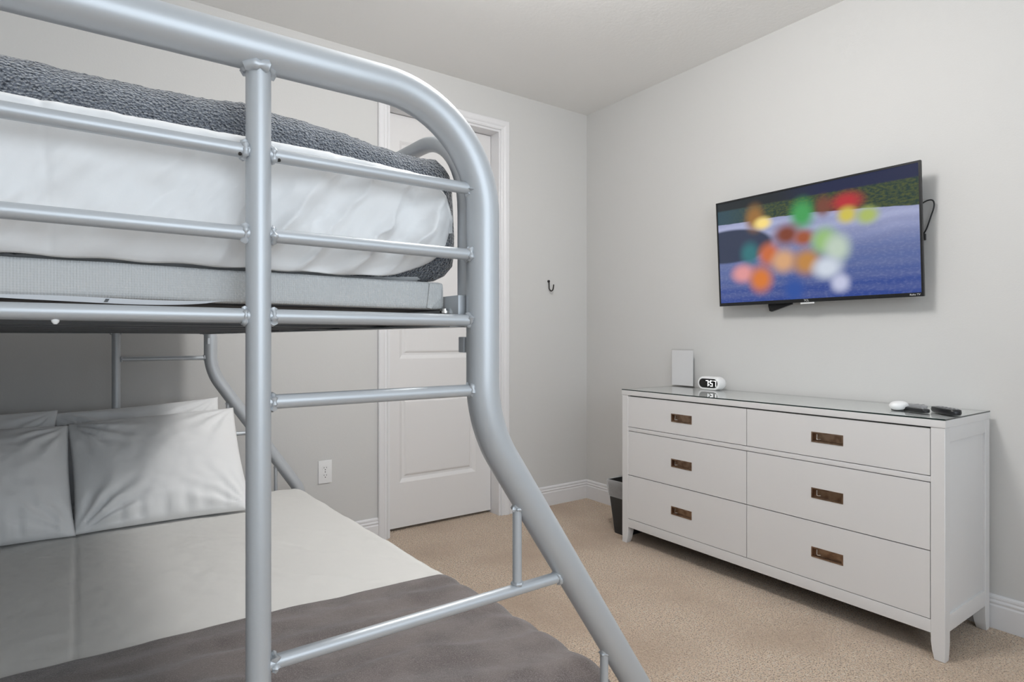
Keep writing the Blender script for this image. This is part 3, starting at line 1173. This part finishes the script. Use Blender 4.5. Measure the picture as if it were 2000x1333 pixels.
# remotes
def remote(name, label, loc, rotz, Lr, Wr, Hr, tilt=0.0, buttons=8, m=M['black']):
    t = thing(name, label, 'remote control', loc, rotz)
    t.rotation_euler = (0, tilt, rotz)
    bm = bmesh.new()
    N = 20
    def ring(x, w, z0, z1):
        return [bm.verts.new((x, -w / 2, z0 + (z1 - z0) * 0.4)), bm.verts.new((x, -w / 2 * 0.8, z0)), bm.verts.new((x, w / 2 * 0.8, z0)),
                bm.verts.new((x, w / 2, z0 + (z1 - z0) * 0.4)), bm.verts.new((x, w / 2 * 0.92, z1 - 0.001)), bm.verts.new((x, w / 2 * 0.7, z1)),
                bm.verts.new((x, -w / 2 * 0.7, z1)), bm.verts.new((x, -w / 2 * 0.92, z1 - 0.001))]
    rs = []
    for i in range(N + 1):
        f = i / N
        x = -Lr / 2 + Lr * f
        e = max(0, 1 - (abs(f * 2 - 1)) ** 7) ** 0.5
        w = Wr * (0.35 + 0.65 * e) * (1 - 0.06 * math.cos(f * 2 * PI))
        rs.append(ring(x, w, 0.0004 + 0.003 * (1 - e), Hr * (0.75 + 0.25 * e)))
    for i in range(N):
        for j in range(8):
            bm.faces.new((rs[i][j], rs[i][(j + 1) % 8], rs[i + 1][(j + 1) % 8], rs[i + 1][j]))
    bm.faces.new(rs[0][::-1])
    bm.faces.new(rs[-1])
    fin('body', bm, m, t, angle=50)
    for k in range(buttons):
        bm = bmesh.new()
        x = -Lr * 0.36 + (k // 2) * Lr * 0.16
        y = (-1 if k % 2 else 1) * Wr * 0.18
        tube(bm, [(x, y, Hr - 0.001), (x, y, Hr + 0.0018)], 0.0045, 12)
        fin('button', bm, M['greyplastic'], t)
    bm = bmesh.new()
    tube(bm, [(Lr * 0.30, 0, Hr - 0.001), (Lr * 0.30, 0, Hr + 0.0015)], 0.010, 18)
    fin('dial_button', bm, M['greyplastic'], t)
    return t


remote('remote_control', 'black television remote lying nearest the right front corner of the dresser', (2.615, 0.882, GT), math.radians(48), 0.140, 0.048, 0.022)
remote('remote_control', 'black remote lying between the white puck and the corner remote', (2.590, 0.975, GT), math.radians(62), 0.120, 0.038, 0.016, buttons=4, m=M['black'])
remote('remote_control', 'slim grey remote lying behind the white puck and the black remotes', (2.745, 1.050, GT), math.radians(78), 0.130, 0.036, 0.014, buttons=4, m=M['greyplastic'])
# white puck
wp = thing('white_puck', 'glossy white oval puck beside the remotes on the glass top', 'puck', (2.575, 1.040 - 0.025, GT))
wp.location.x = 2.60
wp.location.y = 1.035
bm = bmesh.new()
grid(bm, 32, 12, lambda a, b: (0.048 * math.cos(2 * PI * a) * math.sin(PI * (0.02 + 0.96 * b)) ** 0.8, 0.030 * math.sin(2 * PI * a) * math.sin(PI * (0.02 + 0.96 * b)) ** 0.8,
                               0.0175 - 0.0175 * math.cos(PI * b)), close_u=True)
bmesh.ops.holes_fill(bm, edges=bm.edges)
fin('shell', bm, M['whiteplastic'], wp)
bm = bmesh.new()
tube(bm, [(0, 0, 0.0), (0, 0, 0.003)], lambda i: 0.026, 24)
fin('rubber_base', bm, M['black'], wp)

# ============================================================ TELEVISION
# plane: top edge x=2.78, bottom edge x=2.815
TVY0, TVY1 = 1.026, 2.003
TVC = (2.7975, (TVY0 + TVY1) / 2, 1.5855)
TVW, TVH = TVY1 - TVY0, 0.5585
tilt = math.atan2(0.035, 0.557)
tv = thing('television', 'slim black wall mounted flat television showing a colourful night scene', 'television', TVC)
# local frame: face towards -X, tilted forward at the top
tv.rotation_euler = (0, -tilt, 0)
bx('housing', 0.0005, 0.012, -TVW / 2, TVW / 2, -TVH / 2, TVH / 2, M['black'], tv, 0.003)
bx('rear_cover', 0.011, 0.050, -TVW / 2 + 0.10, TVW / 2 - 0.10, -TVH / 2 + 0.02, 0.10, M['black'], tv, 0.008)
bm = bmesh.new()
bzl, bzb = 0.0085, 0.017
ow, oh = TVW / 2, TVH / 2
o_ = [(-ow, -oh), (ow, -oh), (ow, oh), (-ow, oh)]
i_ = [(-ow + bzl, -oh + bzb), (ow - bzl, -oh + bzb), (ow - bzl, oh - bzl), (-ow + bzl, oh - bzl)]
r0 = [bm.verts.new((0.001, a, b)) for a, b in o_]
r1 = [bm.verts.new((-0.003, a, b)) for a, b in o_]
r2 = [bm.verts.new((-0.003, a, b)) for a, b in i_]
r3 = [bm.verts.new((0.0005, a, b)) for a, b in i_]
for A_, B_ in ((r0, r1), (r1, r2), (r2, r3)):
    for j in range(4):
        bm.faces.new((A_[j], A_[(j + 1) % 4], B_[(j + 1) % 4], B_[j]))
fin('bezel', bm, M['black'], tv, smooth=False)


# screen picture: plain moonlit road with grass and soft coloured shapes
def screen_material():
    m, nt, p = new_mat('screen_picture')
    p.inputs['Base Color'].default_value = (0.01, 0.01, 0.012, 1)
    p.inputs['Roughness'].default_value = 0.18
    N, Lk = nt.nodes, nt.links
    uv = N.new('ShaderNodeUVMap')
    uv.uv_map = 'UVMap'
    nz = N.new('ShaderNodeTexNoise')
    nz.inputs['Scale'].default_value = 6
    nz.inputs['Detail'].default_value = 5
    Lk.new(uv.outputs[0], nz.inputs['Vector'])
    fine = N.new('ShaderNodeTexNoise')
    fine.inputs['Scale'].default_value = 60
    fine.inputs['Detail'].default_value = 6
    Lk.new(uv.outputs[0], fine.inputs['Vector'])
    sep = N.new('ShaderNodeSeparateXYZ')
    Lk.new(uv.outputs[0], sep.inputs[0])

    def math_(op, a, b=None, c=None):
        n = N.new('ShaderNodeMath')
        n.operation = op
        for i, v in enumerate((a, b, c)):
            if v is None:
                continue
            if isinstance(v, (int, float)):
                n.inputs[i].default_value = v
            else:
                Lk.new(v, n.inputs[i])
        return n.outputs[0]

    def smooth(v, lo_, hi_):
        n = N.new('ShaderNodeMapRange')
        n.interpolation_type = 'SMOOTHSTEP'
        n.inputs['From Min'].default_value = lo_
        n.inputs['From Max'].default_value = hi_
        Lk.new(v, n.inputs['Value'])
        return n.outputs[0]

    def mix(f, a, b):
        n = N.new('ShaderNodeMix')
        n.data_type = 'RGBA'
        if isinstance(f, (int, float)):
            n.inputs[0].default_value = f
        else:
            Lk.new(f, n.inputs[0])
        for k, v in ((6, a), (7, b)):
            if isinstance(v, tuple):
                n.inputs[k].default_value = v
            else:
                Lk.new(v, n.inputs[k])
        return n.outputs[2]
    X, Y = sep.outputs[0], sep.outputs[1]
    wob = math_('MULTIPLY', math_('SUBTRACT', nz.outputs['Fac'], 0.5), 0.10)
    # road: deep blue at the bottom, pale lavender higher up
    road = mix(smooth(Y, 0.02, 0.34), rgb((40, 66, 140)), rgb((88, 104, 156)))
    road = mix(smooth(Y, 0.34, 0.70), road, rgb((166, 172, 206)))
    streak = N.new('ShaderNodeTexWave')
    streak.bands_direction = 'Y'
    streak.inputs['Scale'].default_value = 3.0
    streak.inputs['Distortion'].default_value = 5
    streak.inputs['Detail'].default_value = 3
    Lk.new(uv.outputs[0], streak.inputs['Vector'])
    road = mix(math_('MULTIPLY', streak.outputs['Fac'], 0.30), road, rgb((110, 118, 158)))
    road = mix(math_('MULTIPLY', smooth(fine.outputs['Fac'], 0.45, 0.7), 0.08), road, rgb((200, 205, 225)))
    # pool of shade on the left
    dX = math_('SUBTRACT', X, 0.06)
    dY = math_('SUBTRACT', Y, 0.56)
    e = math_('ADD', math_('POWER', math_('DIVIDE', dX, 0.27), 2.0), math_('POWER', math_('DIVIDE', math_('ABSOLUTE', dY), 0.17), 2.0))
    road = mix(smooth(e, 1.1, 0.75), road, rgb((44, 54, 78)))
    # grass above a gently curving kerb
    kerb = math_('ADD', math_('MULTIPLY_ADD', math_('POWER', X, 2.0), -0.11, 0.785), math_('MULTIPLY', wob, 0.4))
    grass = mix(smooth(fine.outputs['Fac'], 0.35, 0.7), rgb((26, 52, 46)), rgb((76, 84, 38)))
    grass = mix(smooth(X, 0.0, 0.35), rgb((40, 70, 82)), grass)
    img = mix(smooth(math_('SUBTRACT', Y, kerb), -0.004, 0.006), road, grass)
    band = math_('MULTIPLY_ADD', X, -0.03, 0.925)
    img = mix(smooth(math_('SUBTRACT', Y, band), -0.01, 0.01), img, mix(smooth(X, 0.30, 0.62), rgb((22, 30, 34)), rgb((24, 32, 66))))
    em = img
    # soft featureless colour shapes  (x, y, rx, ry, colour)
    blobs = [
        (0.225, 0.80, 0.060, 0.14, (150, 106, 50)), (0.27, 0.74, 0.055, 0.065, (250, 222, 130)),
        (0.485, 0.76, 0.070, 0.15, (66, 156, 84)), (0.59, 0.80, 0.045, 0.10, (116, 66, 50)),
        (0.70, 0.80, 0.080, 0.09, (180, 44, 50)), (0.70, 0.69, 0.050, 0.08, (206, 190, 80)),
        (0.79, 0.66, 0.055, 0.08, (170, 186, 100)), (0.19, 0.47, 0.060, 0.12, (44, 112, 118)),
        (0.30, 0.44, 0.065, 0.12, (200, 104, 56)), (0.145, 0.28, 0.075, 0.10, (222, 150, 150)),
        (0.25, 0.21, 0.075, 0.14, (214, 120, 46)), (0.40, 0.60, 0.080, 0.11, (124, 60, 38)), (0.49, 0.55, 0.06, 0.08, (160, 84, 50)),
        (0.38, 0.36, 0.075, 0.12, (214, 164, 120)), (0.50, 0.33, 0.08, 0.13, (190, 134, 68)),
        (0.43, 0.09, 0.060, 0.12, (44, 80, 156)), (0.59, 0.50, 0.07, 0.13, (150, 190, 120)), (0.65, 0.42, 0.07, 0.14, (190, 206, 190)),
        (0.60, 0.26, 0.08, 0.11, (208, 216, 228)), (0.66, 0.12, 0.05, 0.09, (196, 200, 226)),
    ]
    for k, (x, y, rx, ry, c) in enumerate(blobs):
        mp = N.new('ShaderNodeMapping')
        mp.inputs['Location'].default_value = (-x / rx, -y / ry, 0)
        mp.inputs['Scale'].default_value = (1 / rx, 1 / ry, 0)
        Lk.new(uv.outputs[0], mp.inputs['Vector'])
        ln = N.new('ShaderNodeVectorMath')
        ln.operation = 'LENGTH'
        Lk.new(mp.outputs[0], ln.inputs[0])
        em = mix(smooth(ln.outputs['Value'], 1.35, 0.25), em, rgb(c))
    Lk.new(em, p.inputs['Emission Color'])
    p.inputs['Emission Strength'].default_value = 0.85
    return m


me = bpy.data.meshes.new('screen')
sw0, sw1, sz0, sz1 = -ow + bzl, ow - bzl, -oh + bzb, oh - bzl
me.from_pydata([(-0.0008, sw1, sz0), (-0.0008, sw0, sz0), (-0.0008, sw0, sz1), (-0.0008, sw1, sz1)], [], [(0, 1, 2, 3)])
uvl = me.uv_layers.new(name='UVMap')
for i, c in enumerate(((0, 0), (1, 0), (1, 1), (0, 1))):
    uvl.data[i].uv = c
link('screen', me, screen_material(), tv)
# text facing -X : local x->-y, y->z
face = Matrix(((0, 0, -1, 0), (-1, 0, 0, 0), (0, 1, 0, 0), (0, 0, 0, 1)))
yc_ = 1.5205 - TVC[1]
text_mesh('brand_lettering', 'TCL', 0.014, M['bezeltext'], tv, Matrix.Translation((-0.0034, yc_, -oh + bzb / 2)) @ face)
text_mesh('brand_lettering', 'Roku TV', 0.011, M['bezeltext'], tv, Matrix.Translation((-0.0034, 1.058 - TVC[1], -oh + bzb / 2)) @ face)
bx('sensor_strip', -0.002, 0.006, yc_ - 0.036, yc_ + 0.030, -oh - 0.0075, -oh - 0.0002, M['whiteplastic'], tv, 0.001)

# wall mount arm, seen under the lower edge
tm = thing('wall_mount', 'black bracket holding the television, poking out below its lower edge', 'tv mount', (2.87, 1.60, 1.45))
bx('wall_plate', 0.016, 0.026, -0.20, 0.20, -0.10, 0.12, M['black'], tm, 0.002)
bx('arm', -0.012, 0.018, -0.03, 0.03, -0.04, 0.05, M['black'], tm, 0.002)
bm = bmesh.new()
prism(bm, [(0.146, -0.150), (0.140, -0.176), (0.128, -0.180), (0.02, -0.147), (0.02, -0.135), (0.146, -0.135)], (0.012, 0, 0),
      lambda a, b: (-0.012, a, b))
fin('pull_tab', bm, M['black'], tm)
for s in (-0.15, 0.15):
    bx('upright', -0.0145, -0.002, s - 0.012, s + 0.012, -0.10, 0.08, M['black'], tm, 0.002)
bx('cross_bar', -0.006, 0.000, -0.15, 0.15, -0.02, 0.02, M['black'], tm, 0.002)

# power cord loop
bm = bmesh.new()
cpts = [(2.835, 1.115, 1.660), (2.85, 1.075, 1.685), (2.86, 1.056, 1.698), (2.868, 1.036, 1.710), (2.872, 1.020, 1.711), (2.874, 1.012, 1.700), (2.876, 1.013, 1.678),
        (2.878, 1.024, 1.645), (2.88, 1.034, 1.615), (2.882, 1.044, 1.590), (2.884, 1.056, 1.572)]


def spline(P, n=6):
    P = [Vector(p) for p in P]
    out = []
    for i in range(len(P) - 1):
        a, b, c, d = P[max(0, i - 1)], P[i], P[i + 1], P[min(len(P) - 1, i + 2)]
        for k in range(n):
            t_ = k / n
            out.append(0.5 * ((2 * b) + (c - a) * t_ + (2 * a - 5 * b + 4 * c - d) * t_ ** 2 + (3 * b - a - 3 * c + d) * t_ ** 3))
    out.append(P[-1])
    return out


tube(bm, spline(cpts), 0.0029, 10)
cord = fin('power_cord', bm, M['black'])
tag(cord, 'black power cord looping out behind the right edge of the television', 'power cord')
bx('plug', 2.874, 2.893, 1.046, 1.064, 1.548, 1.576, M['black'], cord, 0.004)

# ============================================================ WALL HOOK, OUTLET
hk = thing('wall_hook', 'small dark bronze J shaped hook screwed to the wall right of the door', 'hook', (2.545, BY, 1.49))
bm = bmesh.new()
hp = spline([(0, -0.008, 0.030), (0, -0.009, 0.0), (0, -0.012, -0.022), (0.004, -0.024, -0.036), (0.006, -0.040, -0.030),
             (0.006, -0.047, -0.012), (0.006, -0.050, 0.006)])
tube(bm, hp, 0.0042, 12)
fin('hook_wire', bm, M['hook'], hk)
bm = bmesh.new()
tube(bm, [(0, -0.0005, 0.030), (0, -0.008, 0.030), (0, -0.012, 0.030)], lambda i: (0.009, 0.009, 0.005)[i], 16)
fin('mounting_button', bm, M['hook'], hk)

ot = thing('wall_outlet', 'white duplex wall outlet low on the back wall beside the bed', 'outlet', (1.024, BY, 0.424))
bx('cover_plate', -0.036, 0.036, -0.006, -0.0005, -0.060, 0.060, M['whiteplastic'], ot, 0.002)
for zc in (0.020, -0.020):
    bm = bmesh.new()
    tube(bm, [(0, -0.0055, zc), (0, -0.0075, zc)], 0.0165, 24)
    r = fin('receptacle', bm, M['whiteplastic'], ot)
    for (x, z, w_, h_) in ((-0.0065, 0.003, 0.0022, 0.0075), (0.0065, 0.003, 0.0022, 0.0065), (0, -0.008, 0.0045, 0.0045)):
        bx('slot', x - w_ / 2, x + w_ / 2, -0.0079, -0.0072, zc + z - h_ / 2, zc + z + h_ / 2, M['slot'], r, 0)
bm = bmesh.new()
tube(bm, [(0, -0.0055, 0), (0, -0.0072, 0)], 0.0025, 12)
fin('screw', bm, M['slot'], ot)

# ============================================================ WASTE BIN
def rring(bm, x0, x1, y0, y1, z, r=0.025, n=5):
    out = []
    for (cx_, cy_, a0) in ((x1 - r, y1 - r, 0), (x0 + r, y1 - r, PI / 2), (x0 + r, y0 + r, PI), (x1 - r, y0 + r, 1.5 * PI)):
        for i in range(n + 1):
            a = a0 + PI / 2 * i / n
            out.append(bm.verts.new((cx_ + r * math.cos(a), cy_ + r * math.sin(a), z)))
    return out


def bridge(bm, A_, B_):
    n = len(A_)
    for j in range(n):
        bm.faces.new((A_[j], A_[(j + 1) % n], B_[(j + 1) % n], B_[j]))


bn = thing('waste_bin', 'slim charcoal plastic waste bin between the dresser and the back corner', 'waste bin', (2.615, 2.46, 0))
bm = bmesh.new()
A0 = rring(bm, -0.112, 0.112, -0.056, 0.045, 0.0, 0.02)
A1 = rring(bm, -0.135, 0.135, -0.078, 0.076, 0.305, 0.012)
A2 = rring(bm, -0.132, 0.132, -0.075, 0.073, 0.305, 0.012)
A3 = rring(bm, -0.109, 0.109, -0.053, 0.042, 0.006, 0.02)
bridge(bm, A0, A1)
bridge(bm, A1, A2)
bridge(bm, A2, A3)
bm.faces.new(A0[::-1])
bm.faces.new(A3)
fin('bucket', bm, M['bin'], bn, angle=50)
bm = bmesh.new()
rs = []
for (g, z, w) in ((-0.012, 0.22, 0.0), (-0.004, 0.27, 0), (0.0005, 0.305, 0), (0.0030, 0.312, 0), (0.0055, 0.306, 0), (0.0045, 0.28, 1), (0.001, 0.25, 1), (-0.003, 0.224, 1), (-0.0035, 0.212, 1)):
    ring = rring(bm, -0.135 - g, 0.135 + g, -0.078 - g, 0.076 + g, z, 0.014)
    for v in ring:
        k = 0.0022 * fbm(v.co.x * 30, v.co.y * 30, z * 40)
        v.co.x += k
        v.co.y += k
        v.co.z += 0.003 * fbm(v.co.x * 18, v.co.y * 18, 2)
    rs.append(ring)
for i in range(len(rs) - 1):
    bridge(bm, rs[i], rs[i + 1])
bl = fin('bin_liner', bm, M['film'], angle=0)
bl.location = (2.615, 2.46, 0)
tag(bl, 'thin clear plastic bag folded over the rim of the charcoal waste bin', 'bin liner')
